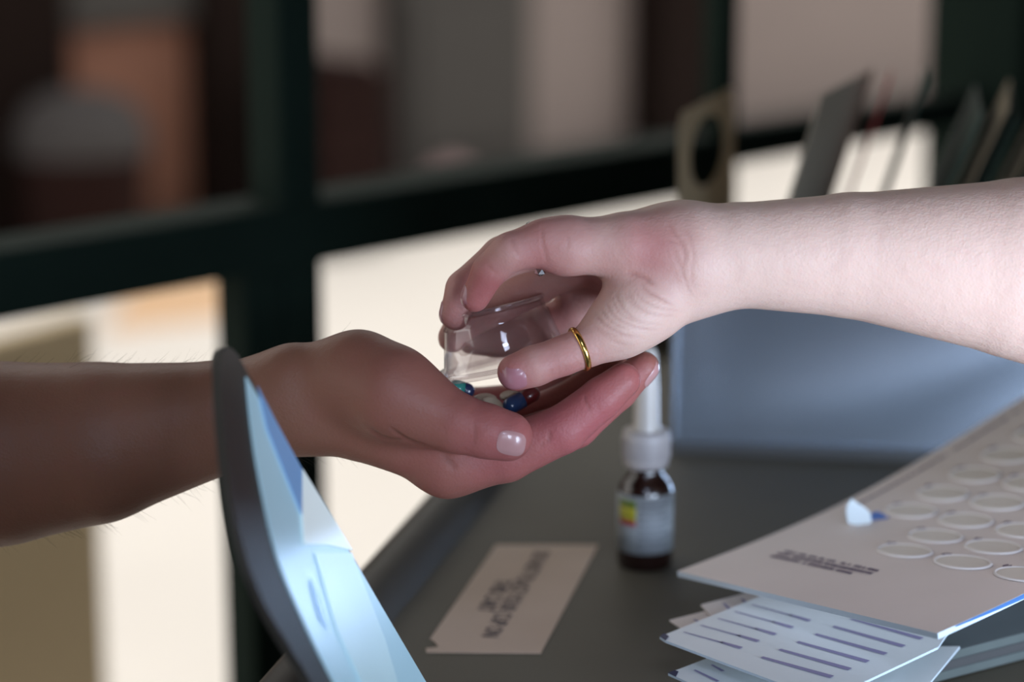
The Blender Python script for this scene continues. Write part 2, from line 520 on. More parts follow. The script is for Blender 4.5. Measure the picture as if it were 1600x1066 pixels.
# label wraps most of the body; the gap is at the back
def wrap(name, a0, a1, z0, z1, rr, m, parent):
    bm = bmesh.new()
    n = max(4, int((a1 - a0) / 6))
    prev = None
    for i in range(n + 1):
        a = math.radians(a0 + (a1 - a0) * i / n)
        cur = [bm.verts.new((rr * math.cos(a), rr * math.sin(a), z)) for z in (z0, z1)]
        if prev:
            bm.faces.new((prev[0], cur[0], cur[1], prev[1]))
        prev = cur
    o = from_bm(name, bm, m, parent, True)
    sd = o.modifiers.new('thickness', 'SOLIDIFY')
    sd.thickness = 0.00012
    return o
LB = wrap('label', -250, 70, 0.0085, 0.0355, R + 0.0002, M_BLAB, bot)
lbl_cols = [(0.10, 0.15, 0.02, .0300, .0335), (0.36, 0.33, 0.02, .0265, .0300), (0.30, 0.27, 0.01, .0240, .0265), (0.25, 0.02, 0.03, .0215, .0240)]
for k, (r_, g_, b_, z0, z1) in enumerate(lbl_cols):
    wrap('colour_band', -155, -112, z0, z1, R + 0.0004, mat('band_%d' % k, (r_, g_, b_), 0.5), LB)
M_LINE = mat('grey_label_print', (0.13, 0.14, 0.16), 0.6)
for k in range(8):
    wrap('printed_line', -106, -106 + random.uniform(55, 82), 0.0105 + k * 0.003, 0.0118 + k * 0.003, R + 0.0004, M_LINE, LB)

# ------------------------------------------------------------------ blue-grey card bin
g1, g2 = G(1050, 708, CT), G(1400, 721, CT)
bdir = (g2 - g1).normalized()
BW, BDP, BH = 0.40, 0.15, 0.105
binr = math.atan2(bdir.y, bdir.x)
binE = tag(empty('card_bin', g1, binr), 'blue grey metal bin on the cart full of upright cards', 'bin')
box('bottom', 0, BW, 0, BDP, 0.004, 0.008, M_BIN, binE)
fp = box('front_panel', 0, BW, 0, 0.002, 0.006, BH, M_BIN, binE, 0.0006)
for v in fp.data.vertices:
    v.co.y += v.co.z * 0.12
box('back_panel', 0, BW, BDP - 0.002, BDP, 0.006, BH, M_BIN, binE, 0.0006)
box('side_panel', -0.001, 0.0015, 0.0, BDP, 0.006, BH, M_BIN, binE, 0.0006)
box('side_panel', BW - 0.0015, BW + 0.001, 0.0, BDP, 0.006, BH, M_BIN, binE, 0.0006)
box('base_strip', -0.001, BW + 0.001, -0.0015, BDP, 0.0, 0.006, M_BINDARK, binE, 0.0006)
box('rim', -0.002, BW + 0.002, 0.0095, 0.0155, BH, BH + 0.004, M_BIN, binE, 0.001)
# upright cards in the bin
M_MANILA = mat('manila_card', (0.29, 0.235, 0.15), 0.8, var=0.08)
M_TAUPE = mat('taupe_card', (0.25, 0.21, 0.15), 0.8, var=0.1)
M_WCARD = mat('white_card', (0.62, 0.58, 0.54), 0.7, var=0.05)
M_GCARD = mat('green_card', (0.03, 0.06, 0.045), 0.7)
M_RED = mat('red_card_edge', (0.35, 0.05, 0.04), 0.7)
def bin_card(name, x, lean, yaw, w, h, m, label, hole=False, y0=0.006, th=0.0012, group=None, dark=None):
    bm = bmesh.new()
    if hole:
        n = 40
        outer, inner = [], []
        cx, cz, rx, rz = w * 0.5, h - 0.028, w * 0.29, 0.019
        for i in range(n):
            a = 2 * math.pi * i / n
            ca, sa = math.cos(a), math.sin(a)
            k = min((w / 2) / abs(ca) if abs(ca) > 1e-6 else 9, ((h - cz) if sa > 0 else cz) / abs(sa) if abs(sa) > 1e-6 else 9)
            outer.append(bm.verts.new((0, cx + k * ca, cz + k * sa)))
            inner.append(bm.verts.new((0, cx + rx * ca, cz + rz * sa)))
        for i in range(n):
            j = (i + 1) % n
            bm.faces.new((outer[i], outer[j], inner[j], inner[i]))
        bmesh.ops.solidify(bm, geom=list(bm.faces), thickness=th)
    else:
        box_bm(bm, -th / 2, th / 2, 0, w, 0, h, 0.0004, 1)
    o = from_bm(name, bm, m)
    base = g1 + Matrix.Rotation(binr, 3, 'Z') @ Vector((x, y0, 0.0085))
    o.matrix_world = Matrix.Translation(base) @ Matrix.Rotation(binr + yaw, 4, 'Z') @ Matrix.Rotation(lean, 4, 'Y')
    return tag(o, label, 'card', group)
R_ = math.radians
bin_card('divider_card', 0.002, R_(-1), R_(-11), 0.125, 0.170, M_MANILA, 'tan divider card with an oval cutout at the near end of the bin', True, 0.014)
bin_card('upright_card', 0.022, R_(16), R_(-13), 0.12, 0.190, M_TAUPE, 'broad taupe card leaning in the bin, next after the divider with the oval cutout', y0=0.016)
bin_card('upright_card', 0.053, R_(17), R_(-2), 0.05, 0.190, M_RED, 'narrow red edged card behind the broad taupe card in the bin', y0=0.078)
bin_card('upright_card', 0.072, R_(17), R_(-1), 0.06, 0.192, M_GCARD, 'thin dark card crossing the brightest gap in the bin', y0=0.068)
bin_card('upright_card', 0.085, R_(22), R_(-1), 0.12, 0.186, M_GCARD, 'first dark green card past the brightest gap in the bin', y0=0.016)
bin_card('upright_card', 0.092, R_(23), R_(-4), 0.12, 0.192, M_MANILA, 'manila card leaning between two dark green cards past the brightest gap', y0=0.016)
bin_card('upright_card', 0.099, R_(23), R_(-2), 0.12, 0.186, M_GCARD, 'second dark green card past the brightest gap, between two manila cards', y0=0.016)
bin_card('upright_card', 0.111, R_(23.5), R_(-5), 0.12, 0.192, M_MANILA, 'manila card leaning at the right end of the row in view', y0=0.016)
bin_card('upright_card', 0.126, R_(24), R_(-4), 0.12, 0.190, M_GCARD, 'last dark card in the row, cut by the picture edge', y0=0.016)

def catmull(pts, n=6, closed=False):
    out = []
    P_ = [pts[0]] + pts + [pts[-1]]
    for i in range(1, len(P_) - 2):
        p0, p1, p2, p3 = [np.array(p, float) for p in P_[i - 1:i + 3]]
        for k in range(n):
            t = k / n
            out.append(tuple(0.5 * ((2 * p1) + (-p0 + p2) * t + (2 * p0 - 5 * p1 + 4 * p2 - p3) * t * t + (-p0 + 3 * p1 - 3 * p2 + p3) * t ** 3)))
    out.append(tuple(pts[-1]))
    return out
# ------------------------------------------------------------------ hands: implicit surfaces turned into single meshes
VOX = 0.0008
class Field:
    def __init__(self, lo, hi):
        self.lo = np.array(lo, np.float32)
        n = np.ceil((np.array(hi) - np.array(lo)) / VOX).astype(int) + 1
        self.n = n
        ax = [self.lo[i] + VOX * np.arange(n[i], dtype=np.float32) for i in range(3)]
        self.X, self.Y, self.Z = ax[0][:, None, None], ax[1][None, :, None], ax[2][None, None, :]
    def cap(self, a, b, ra, rb):
        ba = [b[i] - a[i] for i in range(3)]
        l2 = max(sum(c * c for c in ba), 1e-12)
        px, py, pz = self.X - a[0], self.Y - a[1], self.Z - a[2]
        t = np.clip((px * ba[0] + py * ba[1] + pz * ba[2]) / l2, 0, 1)
        d = np.sqrt((px - t * ba[0]) ** 2 + (py - t * ba[1]) ** 2 + (pz - t * ba[2]) ** 2)
        return d - (ra + (rb - ra) * t)
def smin(a, b, k):
    h = np.maximum(k - np.abs(a - b), 0) / k
    return np.minimum(a, b) - h * h * k * 0.25
def jt(j):
    px, py, z, r = j
    d = 0.9 + z * UNIT
    v = P(px, py, d)
    return (v.x, v.y, v.z), r * d / FPX
def build_hand(name, palm, fingers, kpalm, material, creases, flushes, parent=None):
    allj = [jt(j) for ch in palm for j in ch] + [jt(j) for f in fingers for j in f['pts']]
    lo = [min(p[i] - r for p, r in allj) - 0.004 for i in range(3)]
    hi = [max(p[i] + r for p, r in allj) + 0.004 for i in range(3)]
    F = Field(lo, hi)
    body = None
    for ch in palm:
        js = [jt(j) for j in ch]
        if len(js) == 1:
            js = js * 2
        cd = None
        for (a, ra), (b, rb) in zip(js[:-1], js[1:]):
            d = F.cap(a, b, ra, rb)
            cd = d if cd is None else smin(cd, d, 0.002)
        body = cd if body is None else smin(body, cd, kpalm)
    total = body
    for f in fingers:
        js = [jt(j) for j in f['pts']]
        full, prox = None, None
        for i, ((a, ra), (b, rb)) in enumerate(zip(js[:-1], js[1:])):
            d = F.cap(a, b, ra, rb)
            full = d if full is None else smin(full, d, 0.0015)
            if i < f.get('blend', 1):
                prox = d if prox is None else smin(prox, d, 0.0015)
        total = smin(total, np.minimum(smin(body, prox, f.get('k', 0.009)), full), f.get('sep', 0.0012))
    grid = openvdb.FloatGrid(1.0)
    grid.copyFromArray(np.clip(total, -0.01, 0.01).astype(np.float32))
    pts, tris, quads = grid.convertToPolygons(isovalue=0.0, adaptivity=0.0)
    pts = np.asarray(pts, np.float64) * VOX + F.lo
    me = D.meshes.new(name)
    faces = [tuple(int(i) for i in q[::-1]) for q in quads] + [tuple(int(i) for i in q[::-1]) for q in tris]
    me.from_pydata([tuple(p) for p in pts], [], faces)
    me.update()
    # light relaxing pass
    ed = np.empty(len(me.edges) * 2, np.int32)
    me.edges.foreach_get('vertices', ed)
    ed = ed.reshape(-1, 2)
    def relax(v, it, w):
        cnt = np.bincount(ed.ravel(), minlength=len(v))[:, None].clip(1)
        for _ in range(it):
            acc = np.zeros_like(v)
            for c in range(v.shape[1]):
                acc[:, c] = np.bincount(ed[:, 0], v[ed[:, 1], c], len(v)) + np.bincount(ed[:, 1], v[ed[:, 0], c], len(v))
            v = v * (1 - w) + w * acc / cnt
        return v
    pts = relax(pts, 14, 0.5)
    me.vertices.foreach_set('co', pts.ravel())
    me.update()
    nr = np.empty(len(me.vertices) * 3)
    me.vertices.foreach_get('normal', nr)
    nr = nr.reshape(-1, 3)
    cen = pts.mean(0)
    # which side is out: the field grows outwards
    q = pts[::997] + nr[::997] * 0.002
    idx = np.clip(((q - F.lo) / VOX).astype(int), 0, np.array(total.shape) - 1)
    if total[idx[:, 0], idx[:, 1], idx[:, 2]].mean() < 0:
        me.flip_normals()
        me.update()
        nr = -nr
    rel = pts - np.array([0, 0, CAM_Z])
    dep = rel @ np.array(FWD)
    sx = 800 + FPX * rel[:, 0] / dep
    sy = 533 - FPX * (rel @ np.array(UP)) / dep
    view = -(rel / np.linalg.norm(rel, axis=1)[:, None])
    facing = np.clip((nr * view).sum(1) * 3, 0, 1)
    zz = (dep - 0.9) / UNIT
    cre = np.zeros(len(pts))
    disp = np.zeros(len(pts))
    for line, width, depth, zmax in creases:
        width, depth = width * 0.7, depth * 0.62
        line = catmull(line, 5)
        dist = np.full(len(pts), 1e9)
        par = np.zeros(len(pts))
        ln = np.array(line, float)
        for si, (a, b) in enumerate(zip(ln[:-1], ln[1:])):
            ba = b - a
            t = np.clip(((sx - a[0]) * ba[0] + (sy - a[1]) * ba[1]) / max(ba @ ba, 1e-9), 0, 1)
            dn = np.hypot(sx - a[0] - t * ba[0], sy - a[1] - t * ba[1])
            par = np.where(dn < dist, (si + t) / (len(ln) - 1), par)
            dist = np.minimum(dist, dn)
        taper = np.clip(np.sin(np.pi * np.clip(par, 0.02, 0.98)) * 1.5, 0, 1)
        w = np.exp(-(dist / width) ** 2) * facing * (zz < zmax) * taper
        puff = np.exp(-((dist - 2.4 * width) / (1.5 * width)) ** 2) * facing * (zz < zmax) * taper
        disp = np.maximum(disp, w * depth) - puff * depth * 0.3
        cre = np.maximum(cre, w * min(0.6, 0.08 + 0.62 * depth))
    pts = pts - nr * (disp * 0.001)[:, None]
    fl = np.zeros(len(pts))
    for (cx, cy, cz, rad, amt) in flushes:
        dd = np.sqrt((sx - cx) ** 2 + (sy - cy) ** 2 + (zz - cz) ** 2) / rad
        fl = np.maximum(fl, amt * np.exp(-dd ** 2))
    me.vertices.foreach_set('co', pts.ravel())
    for nm, arr in (('crease', cre), ('flush', fl)):
        at = me.attributes.new(nm, 'FLOAT', 'POINT')
        at.data.foreach_set('value', arr.astype(np.float32))
    me.update()
    o = link(name, me, material, parent, smooth=True)
    return o

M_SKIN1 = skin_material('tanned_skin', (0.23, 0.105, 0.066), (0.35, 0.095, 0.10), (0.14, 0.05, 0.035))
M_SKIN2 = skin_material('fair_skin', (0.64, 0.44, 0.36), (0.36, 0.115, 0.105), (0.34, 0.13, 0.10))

# --- receiving hand (palm up, thumb nearest, arm from the left)
recv_palm = [
    [(-900, 800, 170, 178), (-330, 742, 150, 168), (0, 709, 140, 139), (150, 692, 125, 122), (340, 653, 100, 92), (450, 630, 85, 77)],
    [(-900, 800, 260, 170), (-330, 742, 250, 160), (0, 709, 225, 132), (150, 692, 205, 114), (340, 653, 175, 86), (450, 634, 165, 72)],
    [(440, 628, 80, 74), (560, 668, 75, 58), (700, 722, 72, 53)],
    [(440, 628, 130, 70), (580, 660, 140, 58), (715, 700, 150, 52)],
    [(440, 628, 170, 68), (580, 645, 205, 55), (705, 680, 235, 49)],
    [(440, 622, 190, 62), (570, 628, 270, 52), (692, 648, 312, 43)],
    [(470, 590, 60, 56), (560, 585, 40, 62), (615, 612, 5, 66)],
    [(560, 590, 60, 66)],
]
def slim(chains, f):
    return [[(x, y, z, r - f(x)) for x, y, z, r in ch] for ch in chains]
recv_palm = slim(recv_palm, lambda x: 2 + 9 * min(1, max(0, (x - 150) / 250)))
recv_fingers = [
    dict(pts=[(700, 722, 72, 53), (790, 710, 62, 44), (878, 672, 52, 38), (940, 622, 50, 33), (974, 594, 52, 28)], k=0.010),
    dict(pts=[(715, 700, 150, 52), (805, 698, 142, 43), (898, 664, 134, 37), (965, 610, 128, 31), (1006, 573, 124, 25)], k=0.010),
    dict(pts=[(705, 680, 235, 49), (795, 672, 228, 41), (880, 636, 218, 35), (930, 600, 208, 30), (956, 572, 204, 26)], k=0.010),
    dict(pts=[(692, 648, 312, 43), (770, 640, 305, 36), (838, 622, 296, 30), (878, 602, 288, 25)], k=0.010),
    dict(pts=[(560, 592, 40, 54), (612, 612, 5, 62), (715, 662, -18, 47), (760, 674, -24, 43), (793, 682, -26, 40)], k=0.014, blend=2, sep=0.0008),
]
recv_creases = [
    ([(578, 668), (592, 680), (610, 687), (632, 687)], 5, 1.0, 200),
    ([(608, 666), (622, 678), (640, 689), (670, 700), (714, 716)], 5, 1.1, 200),
    ([(741, 660), (743, 678), (739, 700)], 4, 0.35, 200),
    ([(691, 705), (702, 722), (714, 738)], 9, 0.5, 200),
    ([(857, 672), (859, 684), (853, 694)], 5, 0.5, 110),
    ([(912, 618), (916, 630), (924, 644)], 4, 0.5, 110),
    ([(850, 690), (846, 700)], 4, 0.3, 110),
]
recv_flush = [(800, 690, -20, 150, 0.75), (900, 650, 60, 150, 1.0), (980, 590, 60, 70, 0.9), (740, 650, 200, 160, 0.9), (700, 700, 70, 110, 0.6), (640, 620, 0, 110, 0.4)]
recv = build_hand('receiving_hand', recv_palm, recv_fingers, 0.012, M_SKIN1, recv_creases, recv_flush)
tag(recv, 'person in view only as a tanned bare arm with upturned cupped hand holding pills', 'person')

# --- giving hand (from the right, thumb and fingers round the cup)
give_palm = [
    [(2350, 560, 110, 188), (1850, 470, 90, 178), (1600, 420, 80, 146), (1330, 399, 80, 102), (1150, 399, 70, 86), (1060, 402, 70, 82)],
    [(2350, 560, 200, 178), (1850, 470, 180, 165), (1600, 420, 165, 134), (1330, 399, 155, 92), (1150, 399, 140, 76), (1060, 405, 140, 72)],
    [(1060, 395, 50, 76), (980, 385, 25, 58), (880, 384, 12, 44)],
    [(1060, 398, 100, 76), (970, 390, 90, 56), (880, 384, 85, 42)],
    [(1060, 405, 140, 72), (970, 405, 150, 52), (890, 402, 160, 40)],
    [(1060, 420, 160, 66), (980, 430, 195, 48), (915, 436, 218, 40)],
    [(1080, 430, 70, 70), (1020, 468, 45, 60), (965, 512, 18, 46)],
    [(995, 487, 22, 52)],
]
give_palm = slim(give_palm, lambda x: 8 - 3 * min(1, max(0, (x - 1500) / 300)))
give_fingers = [
    dict(pts=[(880, 384, 12, 44), (850, 380, 2, 38), (797, 394, -8, 31), (764, 424, 4, 27), (742, 466, 22, 23)], k=0.008),
    dict(pts=[(880, 384, 85, 42), (840, 384, 88, 37), (785, 402, 96, 33), (726, 452, 102, 30), (711, 492, 106, 25)], k=0.008),
    dict(pts=[(890, 402, 160, 40), (840, 442, 180, 34), (772, 478, 200, 32), (722, 508, 196, 27), (707, 528, 190, 24)], k=0.008),
    dict(pts=[(915, 436, 218, 40), (898, 492, 238, 35), (838, 517, 258, 34), (778, 528, 258, 31), (738, 529, 252, 26)], k=0.008),
    dict(pts=[(1010, 475, 40, 48), (965, 510, 18, 41), (920, 540, 2, 33), (880, 556, -6, 31), (835, 572, -14, 32), (806, 582, -18, 30)], k=0.010, blend=2, sep=0.0008),
]
give_creases = [
    ([(1042, 345), (1050, 360), (1064, 380), (1070, 402), (1064, 430)], 5, 0.55, 120),
    ([(1052, 385), (1060, 410), (1072, 440), (1080, 465)], 4, 0.4, 120),
    ([(975, 426), (992, 428), (1008, 434), (1022, 446)], 4.5, 1.0, 200),
    ([(998, 441), (1012, 454), (1030, 464), (1058, 480)], 4, 0.7, 120),
    ([(962, 456), (966, 470), (975, 484), (992, 499), (1015, 508)], 4, 0.55, 120),
    ([(946, 472), (955, 489), (970, 501), (1000, 513), (1030, 515)], 4, 0.55, 120),
    ([(928, 486), (937, 500), (952, 512), (975, 524), (1005, 528)], 4, 0.55, 120),
    ([(925, 505), (940, 520), (965, 536), (985, 540)], 4, 0.4, 120),
    ([(938, 480), (946, 494), (962, 507), (985, 516)], 3, 0.45, 120),
    ([(955, 464), (961, 479), (972, 492), (1000, 504), (1040, 508)], 3, 0.4, 120),
    ([(972, 448), (980, 466), (996, 480), (1030, 492), (1060, 494)], 3, 0.4, 120),
    ([(990, 452), (1004, 468), (1030, 480), (1070, 488)], 3, 0.35, 120),
    ([(1066, 352), (1078, 372), (1084, 400), (1080, 430), (1088, 456)], 4, 0.3, 120),
    ([(1040, 372), (1052, 378), (1066, 380)], 3.5, 0.35, 120),
    ([(935, 515), (950, 522), (968, 527)], 3.5, 0.35, 120),
    ([(980, 455), (990, 472), (1008, 486), (1040, 497)], 3.5, 0.4, 120),
    ([(848, 352), (847, 372), (850, 392), (856, 412)], 4, 0.6, 80),
    ([(799, 372), (802, 384), (811, 400)], 4, 0.55, 80),
    ([(886, 365), (888, 378), (886, 392)], 5, 0.3, 80),
    ([(760, 412), (768, 422), (778, 430)], 4, 0.5, 80),
    ([(872, 572), (874, 582), (872, 588)], 3, 0.35, 80),
    ([(882, 570), (884, 580)], 3, 0.3, 80),
    ([(862, 575), (861, 584)], 3, 0.3, 80),
]
give_flush = [(740, 450, 20, 130, 1.0), (840, 385, 20, 120, 0.95), (930, 385, 20, 80, 0.55), (1015, 385, -15, 75, 0.85), (960, 400, 0, 70, 0.6), (940, 440, 120, 110, 0.9), (790, 590, -20, 90, 1.0), (870, 570, 0, 90, 0.95), (940, 525, 10, 50, 0.5), (720, 490, 120, 120, 0.9), (840, 470, 220, 130, 0.9)]
give = build_hand('giving_hand', give_palm, give_fingers, 0.010, M_SKIN2, give_creases, give_flush)
tag(give, 'person in view only as a fair bare forearm and ringed hand tipping the clear cup', 'person')

# --- fine arm hair on the receiving forearm
def arm_hair(hand, material, count):
    vs = hand.data.vertices
    cam_p = Vector((0, 0, CAM_Z))
    rnd = random.Random(3)
    bm = bmesh.new()
    n = 0
    tries = 0
    while n < count and tries < 60000:
        tries += 1
        v = vs[rnd.randrange(len(vs))]
        if v.co.x > -0.062 or v.co.x < -0.20:
            continue
        nd = v.normal.dot((cam_p - v.co).normalized())
        if abs(nd) > 0.3:
            continue
        L_ = rnd.uniform(0.003, 0.008)
        d_ = (v.normal * rnd.uniform(0.4, 0.9) + Vector((rnd.uniform(0.3, 1.0), rnd.uniform(-.3, .3), rnd.uniform(-.2, .2)))).normalized()
        b_ = Vector((rnd.uniform(-.3, .3), rnd.uniform(-.3, .3), rnd.uniform(-.4, .4)))
        prev = None
        for k in range(4):
            t = k / 3
            c = v.co + d_ * L_ * t + b_ * L_ * 0.5 * t * t
            r = 0.00006 * (1 - 0.7 * t)
            ring_ = [bm.verts.new(c + Vector((0, r * math.cos(a), r * math.sin(a)))) for a in (0, 2.094, 4.189)]
            if prev:
                for i in range(3):
                    bm.faces.new((prev[i], prev[(i + 1) % 3], ring_[(i + 1) % 3], ring_[i]))
            prev = ring_
        n += 1
    return tag(from_bm('arm_hair', bm, material, hand, True), kind='stuff')
arm_hair(recv, mat('brown_hair', (0.05, 0.028, 0.015), 0.5), 150)

# --- nails
M_NAIL1 = mat('nail_pink', (0.40, 0.21, 0.20), 0.3, var=0.06, scale=60, coat=0.3)
M_NAIL2 = mat('nail_fair', (0.36, 0.15, 0.17), 0.3, var=0.06, scale=60, coat=0.3)
def bvh_of(o):
    bm = bmesh.new()
    bm.from_mesh(o.data)
    t = BVHTree.FromBMesh(bm)
    bm.free()
    return t
B_RECV, B_GIVE = bvh_of(recv), bvh_of(give)
def nail(hand, bvh, center, normal, along, ln, wd, m, name='fingernail', off=0.00035):
    n = normal.normalized()
    a = (along - n * along.dot(n)).normalized()
    s = n.cross(a)
    bm = bmesh.new()
    NU, NV = 14, 12
    grid = {}
    for i in range(NU + 1):
        for j in range(NV + 1):
            u, v = -1 + 2 * i / NU, -1 + 2 * j / NV
            # squircle outline, flatter at the free edge
            r = max(abs(u), abs(v), 1e-6)
            p_ = 3.2
            k = r / ((abs(u) ** p_ + abs(v) ** p_) ** (1 / p_)) if r > 1e-5 else 1
            uu, vv = u * k, v * k
            q = center + a * (uu * ln / 2) + s * (vv * wd / 2) + n * 0.02
            hit, nn, _, dist = bvh.ray_cast(q, -n, 0.06)
            if hit is None or abs(dist - 0.02) > 0.006:
                continue
            edge = max(abs(u), abs(v))
            h = off * (1 if edge < 0.95 else 0.25)
            grid[i, j] = bm.verts.new(hit + n * h)
    for i in range(NU):
        for j in range(NV):
            ks = [(i, j), (i + 1, j), (i + 1, j + 1), (i, j + 1)]
            if all(k in grid for k in ks):
                bm.faces.new([grid[k] for k in ks])
    return from_bm(name, bm, m, hand, True)
view_n = (Vector((0, 0, CAM_Z)) - H(799, 690, -60)).normalized()
nail(recv, B_RECV, H(799, 693, -60), view_n, H(830, 700, 0) - H(780, 690, 0), 44 * UNIT, 37 * UNIT, M_NAIL1, 'thumbnail')
nail(recv, B_RECV, H(1022, 588, 118), (H(1040, 612, 100) - H(1010, 570, 124)), H(1030, 560, 124) - H(990, 605, 124), 42 * UNIT, 32 * UNIT, M_NAIL1)
nail(recv, B_RECV, H(985, 612, 70), (H(1000, 640, 90) - H(974, 594, 52)), H(985, 580, 52) - H(945, 622, 52), 42 * UNIT, 34 * UNIT, M_NAIL1)
nail(give, B_GIVE, H(800, 596, -40), (H(806, 625, -55) - H(806, 582, -18)), H(790, 590, -20) - H(840, 572, -14), 46 * UNIT, 34 * UNIT, M_NAIL2, 'thumbnail')
nail(give, B_GIVE, H(724, 462, 16), (H(700, 448, 20) - H(742, 466, 22)), H(738, 480, 22) - H(757, 436, 10), 34 * UNIT, 26 * UNIT, M_NAIL2)
nail(give, B_GIVE, H(690, 488, 106), (H(660, 478, 106) - H(711, 492, 106)), H(708, 500, 106) - H(722, 460, 102), 36 * UNIT, 28 * UNIT, M_NAIL2)

# --- rings
M_GOLD = mat('gold', (0.75, 0.48, 0.14), 0.22, metal=1.0, var=0.05)
M_SILVER = mat('silver', (0.7, 0.7, 0.72), 0.2, metal=1.0, var=0.05)
def ring(name, center, axis, rad, tube, m, parent, flat=1.6, bvh=None, lim=1.5):
    M = axis_matrix(center, axis)
    rads = []
    for i in range(48):
        a = 2 * math.pi * i / 48
        hit = bvh.ray_cast(M @ Vector((0, 0, 0)), (M.to_3x3() @ Vector((math.cos(a), math.sin(a), 0))), 0.03)
        rads.append(min(hit[3] if hit[0] is not None else rad, rad * lim))
    rads = [sum(rads[(i + k) % 48] for k in range(-3, 4)) / 7 for i in range(48)]
    bm = bmesh.new()
    nn, mm = 48, 10
    rows = []
    for i in range(nn):
        a = 2 * math.pi * i / nn
        row = []
        for j in range(mm):
            b = 2 * math.pi * j / mm
            r = rads[i] + tube * (0.45 + math.cos(b))
            row.append(bm.verts.new(M @ Vector((r * math.cos(a), r * math.sin(a), tube * flat * math.sin(b)))))
        rows.append(row)
    for i in range(nn):
        for j in range(mm):
            bm.faces.new((rows[i][j], rows[(i + 1) % nn][j], rows[(i + 1) % nn][(j + 1) % mm], rows[i][(j + 1) % mm]))
    return from_bm(name, bm, m, parent, True)
g = ring('ring', H(906, 546, -2), H(880, 556, -6) - H(920, 540, 2), 32 * UNIT, 0.0007, M_GOLD, give, 1.6, B_GIVE)
g['label'] = 'plain gold thumb ring'
g = ring('ring', H(838, 385, 88), H(785, 402, 96) - H(840, 384, 88), 36.5 * UNIT, 0.0008, M_SILVER, give, 1.6, B_GIVE, 0.98)
g['label'] = 'silver ring with a small stone'
bm = bmesh.new()
bmesh.ops.create_icosphere(bm, subdivisions=1, radius=0.0024)
for v in bm.verts:
    v.co += H(844, 423, 42)
from_bm('stone', bm, M_SILVER, g)

# ------------------------------------------------------------------ clear cup
M_CUP = plastic_clear('clear_plastic', (0.97, 0.95, 0.955), 0.05, 0.91, 1.7)
cb_ = H(770, 476, 150)
ct_ = H(791, 566, 150)
down = (ct_ - cb_).normalized()
# the axis also leans with the room's vertical (camera looks down on it)
down = (down.normalized() * 0.9 + Vector((0.2, 0.0, -1)).normalized() * 0.55).normalized()
cup = empty('medicine_cup', cb_)
tag(cup, 'clear plastic medicine cup turned upside down over the pills', 'cup')
Mc = axis_matrix(Vector((0, 0, 0)), down)
s = 0.94 / FPX
h = 96 * s
outer = [(0, 0.0012), (60 * s, 0.0012), (70 * s, 0.0), (77 * s, 0.0), (79 * s, 0.001), (80 * s, 20 * s), (83.5 * s, 22 * s), (84 * s, 26 * s), (90 * s, 55 * s), (96 * s, h - 14 * s), (103 * s, h - 12 * s), (105 * s, h - 2 * s), (107 * s, h)]
inner = [(106 * s - 0.0006, h + 0.0003), (103 * s - 0.0005, h - 2 * s), (95.5 * s - 0.0006, h - 11 * s), (89.5 * s - 0.0006, 55 * s), (83 * s - 0.0006, 27 * s), (79 * s - 0.0006, 20 * s), (77.5 * s - 0.0006, 0.0024), (60 * s, 0.0026), (0, 0.0024)]
lathe('cup_wall', outer + inner, M_CUP, cup, 72, Mc)
o = lathe('rolled_lip', [(105.5 * s + 0.0013 * math.cos(a), h + 0.0016 * math.sin(a)) for a in np.linspace(0, 2 * math.pi, 13)], M_CUP, cup, 72, Mc)
o = lathe('base_ring', [(78.5 * s + 0.0008 * math.cos(a), 0.0006 + 0.0009 * math.sin(a)) for a in np.linspace(0, 2 * math.pi, 13)], M_CUP, cup, 72, Mc)

# ------------------------------------------------------------------ pills on the palm
def pill_mat(n, c):
    return mat(n, c, 0.28, var=0.06, scale=80, coat=0.35)
def rest(px, py, z):
    """the palm surface under a measured spot"""
    p = H(px, py, z)
    hit = B_RECV.ray_cast(p + Vector((0, 0, 0.03)), Vector((0, 0, -1)), 0.08)[0]
    return hit if hit is not None else p
def palm_hit(px, py):
    o_ = Vector((0, 0, CAM_Z))
    d_ = (P(px, py, 1.0) - o_).normalized()
    return B_RECV.ray_cast(o_, d_, 3.0)[0]
def capsule(name, c, axis, ln, rad, m1, m2, label):
    e = tag(empty(name, c), label, 'pill')
    M = axis_matrix(Vector((0, 0, 0)), axis)
    def half(z0, z1, r, sgn):
        pr = [(r, z0)] if sgn > 0 else []
        cap_ = [(r * math.cos(t), (z1 + sgn * r * math.sin(t))) for t in np.linspace(0, math.pi / 2, 9)]
        return cap_
    up_ = [(0.0, -0.0004), (rad, -0.0004)] + [(max(rad * math.cos(t), 0), ln / 2 - rad + rad * math.sin(t)) for t in np.linspace(0, math.pi / 2, 10)]
    lo_ = [(0.0, 0.0008), (rad * 0.94, 0.0008)] + [(max(rad * 0.94 * math.cos(t), 0), -(ln / 2 - rad) - rad * 0.94 * math.sin(t)) for t in np.linspace(0, math.pi / 2, 10)]
    lathe('capsule_cap', up_, m1, e, 28, M)
    lathe('capsule_body', lo_, m2, e, 28, M)
    return e
def tablet(name, c, nrm, along, ln, wd, th, m, label):
    bm = bmesh.new()
    bmesh.ops.create_uvsphere(bm, u_segments=32, v_segments=16, radius=1)
    n = nrm.normalized(); a = (along - n * along.dot(n)).normalized(); s_ = n.cross(a)
    for v in bm.verts:
        x, y, z = v.co
        z = math.copysign(abs(z) ** 0.8, z)
        v.co = a * (x * ln / 2) + s_ * (y * wd / 2) + n * (z * th / 2)
    o = from_bm(name, bm, m, None, True)
    o.location = c
    return tag(o, label, 'pill')
PT = lambda px, py, z: H(px, py, z)
